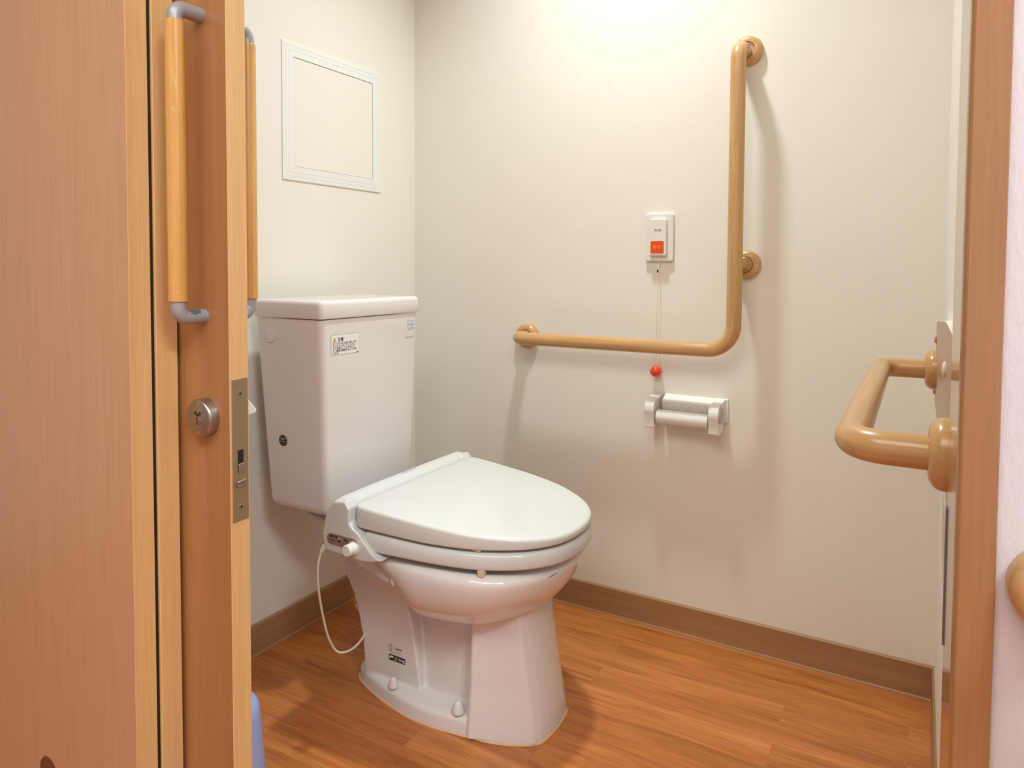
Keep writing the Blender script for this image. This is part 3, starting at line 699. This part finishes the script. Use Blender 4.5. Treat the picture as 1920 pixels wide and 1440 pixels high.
lathobj('dial_dot', (-.9535, ny-.012, .3884), (0, 0, 1), [(0, .0014), (.0003, .0014)], 'inkgrey', dl, 12)
text('unit_print', 'ウォシュレット', .0075, (-.9925, 1.2290, .4695), (0, 1, 0), (-1, 0, .06), 'inkgrey', body, sx=1)

# --- lid and seat
LO = [(-.9665, 0), (-.9665, .13), (-.966, .190), (-.9635, .2035), (-.956, .2115), (-.945, .2135), (-.90, .2115), (-.83, .2055), (-.77, .1975), (-.71, .1835), (-.66, .1610), (-.615, .1290), (-.583, .0880), (-.568, .046), (-.5635, 0)]
LO = outline(LO, 110)
def ltop(x, d): return .4585 + (x+.9665)*(-.0335/.403) - d + .004*(1-((x+.78)/.25)**2)*.5
bm = bmesh.new(); rg = []
lb = lambda x: .0055*max(0, min(1, (-.80-x)/.16))
rg.append([(x, y, .4110+lb(x)) for x, y in offs(LO, .006)])
rg.append([(x, y, .4100+lb(x)) for x, y in offs(LO, .0035)])
rg.append([(x, y, .4105+lb(x)) for x, y in offs(LO, .0012)])
rg.append([(x, y, .4130+lb(x)) for x, y in offs(LO, .0002)])
for i, d in ((0, .0075), (.0006, .0045), (.0020, .0022), (.0042, .0008), (.0070, .0002), (.011, 0), (.05, -.0008), (.10, -.0012)):
    rg.append([(x, y, ltop(x, d)) for x, y in (offs(LO, i) if i < .02 else [(-.78+(x+.78)*(1-i/.2), AY+(y-AY)*(1-i/.2)) for x, y in LO])])
loft(bm, rg); finish(bm, 'lid', 'plastic', toilet, angle=60)
SO = [(-.9475, 0), (-.9475, .10), (-.947, .186), (-.944, .204), (-.935, .2125), (-.915, .2140), (-.87, .2110), (-.82, .2060), (-.77, .1985), (-.71, .1850), (-.66, .1635), (-.615, .1320), (-.583, .0910), (-.567, .048), (-.562, 0)]
SO = outline(SO, 110)
def seat_ring(sc_, zz, ins=0):
    o = offs(SO, ins) if sc_ == 1 else [(-.765+(x+.765)*sc_, AY+(y-AY)*sc_) for x, y in SO]
    r = []
    for x, y in o:
        r.append((x, y, zz + (.005*max(0, min(1, (-.80-x)/.15)) if zz > .397 else 0)))
    return r
bm = bmesh.new()
loft(bm, [seat_ring(1, .3735, .007), seat_ring(1, .3725, .004), seat_ring(1, .3740, .0015), seat_ring(1, .3780, 0), seat_ring(1, .392, 0), seat_ring(1, .3985, .0015), seat_ring(1, .4025, .005), seat_ring(1, .4045, .012), seat_ring(.80, .4055), seat_ring(.66, .4000), seat_ring(.64, .390), seat_ring(.65, .375)], closed=True)
finish(bm, 'seat', 'plastic', toilet, angle=50)
# buffers
def near_pt(loop, x): return min((p for p in loop if p[1] < AY), key=lambda p: abs(p[0]-x))
for x in (-.700,):
    px, pyy = near_pt(LO, x)
    for s in (-1, 1):
        yy = AY+s*(AY-pyy-.014)
        b = bmesh.new(); loft(b, [rr_ring(x-.008, x+.008, yy-.008, yy+.008, .4052, .002, 3), rr_ring(x-.012, x+.012, yy-.009, yy+.009, .4115, .003, 3)]); finish(b, 'lid_buffer', 'rubber', toilet)
for x in (-.690,):
    px, pyy = near_pt(SO, x)
    for s in (-1, 1):
        yy = AY+s*(AY-pyy-.010)
        b = bmesh.new(); loft(b, [rr_ring(x-.006, x+.006, yy-.007, yy+.007, .3600, .003, 3), rr_ring(x-.0075, x+.0075, yy-.008, yy+.008, .3750, .003, 3)]); finish(b, 'seat_buffer', 'rubber', toilet)
# cable from the seat unit
cpts = [(-1.031, 1.034, .3600), (-1.038, 1.030, .3580), (-1.0435, 1.027, .3440), (-1.048, 1.025, .3180), (-1.0524, 1.030, .2759), (-1.058, 1.045, .2178), (-1.0600, 1.063, .1576), (-1.0580, 1.080, .1212), (-1.0480, 1.090, .1105), (-1.0404, 1.115, .1083), (-1.0471, 1.155, .112), (-1.075, 1.20, .115), (-1.14, 1.235, .13)]
cv = []
for i in range(len(cpts)-1):
    p0, p1, p2, p3 = [Vector(cpts[max(0, min(len(cpts)-1, j))]) for j in (i-1, i, i+1, i+2)]
    for k in range(7):
        s = k/7; cv.append(.5*((2*p1)+(p2-p0)*s+(2*p0-5*p1+4*p2-p3)*s*s+(3*p1-p0-3*p2+p3)*s**3))
cv.append(Vector(cpts[-1]))
tubeobj('power_cable', cv, .0025, 'cream', toilet, 12)
for k in range(3):
    p = Vector(cpts[1]).lerp(Vector((-1.0435, 1.027, .344)), -.45+.35*k)
    b = bmesh.new(); lathe(b, p, (Vector((-1.0435, 1.027, .344))-Vector(cpts[0])), [(0, .0036), (.0008, .0047), (.0024, .0047), (.0032, .0036)], 20); finish(b, 'strain_relief', 'cream', toilet)

# ------------------------------------------------------------------ light
def area(name, loc, rot, size, power, col, shape='DISK', sy=None):
    l = bpy.data.lights.new(name, 'AREA'); l.shape = shape; l.size = size; l.energy = power; l.color = col
    if sy: l.size_y = sy
    o = bpy.data.objects.new(name, l); COL.objects.link(o); o.location = loc; o.rotation_euler = rot; return o
dl_ = area('ceiling_downlight', (-.648, 1.362, 2.32), (0, 0, 0), 0.11, 10.0, (.915, .99, .985)); dl_.data.spread = math.radians(118)
area('corridor_light', (-.3, -.6, 2.34), (0, 0, 0), 1.6, 33, (.95, .965, .88), 'RECTANGLE', 1.0)
area('corridor_fill', (.9, -.2, 2.34), (0, 0, 0), .5, 38, (.84, .96, 1.05), 'RECTANGLE', .5)  # unseen second corridor lamp, added as cool fill toward the left side
w = bpy.data.worlds.new('world'); sc.world = w; w.use_nodes = True
w.node_tree.nodes['Background'].inputs[0].default_value = (1, .97, .93, 1); w.node_tree.nodes['Background'].inputs[1].default_value = .0

# ------------------------------------------------------------------ camera
yaw, pitch, roll, f, pyx = .5253, .0402, .0048, 1321.56, 555.74
cy, sy_ = math.cos(yaw), math.sin(yaw)
F = Vector((-sy_, cy, 0)); Rr = Vector((cy, sy_, 0)); U = Vector((0, 0, 1))
F2 = F*math.cos(pitch)-U*math.sin(pitch); U2 = U*math.cos(pitch)+F*math.sin(pitch)
R3 = Rr*math.cos(roll)+U2*math.sin(roll); U3 = U2*math.cos(roll)-Rr*math.sin(roll)
cam = bpy.data.cameras.new('camera'); co = bpy.data.objects.new('camera', cam); COL.objects.link(co)
M4 = Matrix((R3, U3, -F2)).transposed().to_4x4(); M4.translation = Vector((0, 0, .93)); co.matrix_world = M4
cam.sensor_width = 36; cam.lens = f*36/1920; cam.shift_y = -(720-pyx)/1920; cam.clip_start = .01
sc.camera = co
for o in bpy.data.objects:
    if '_w' in o: del o['_w']
vs = sc.view_settings; vs.view_transform = 'Standard'; vs.look = 'None'; vs.gamma = 1; vs.use_curve_mapping = False; vs.exposure = -.05
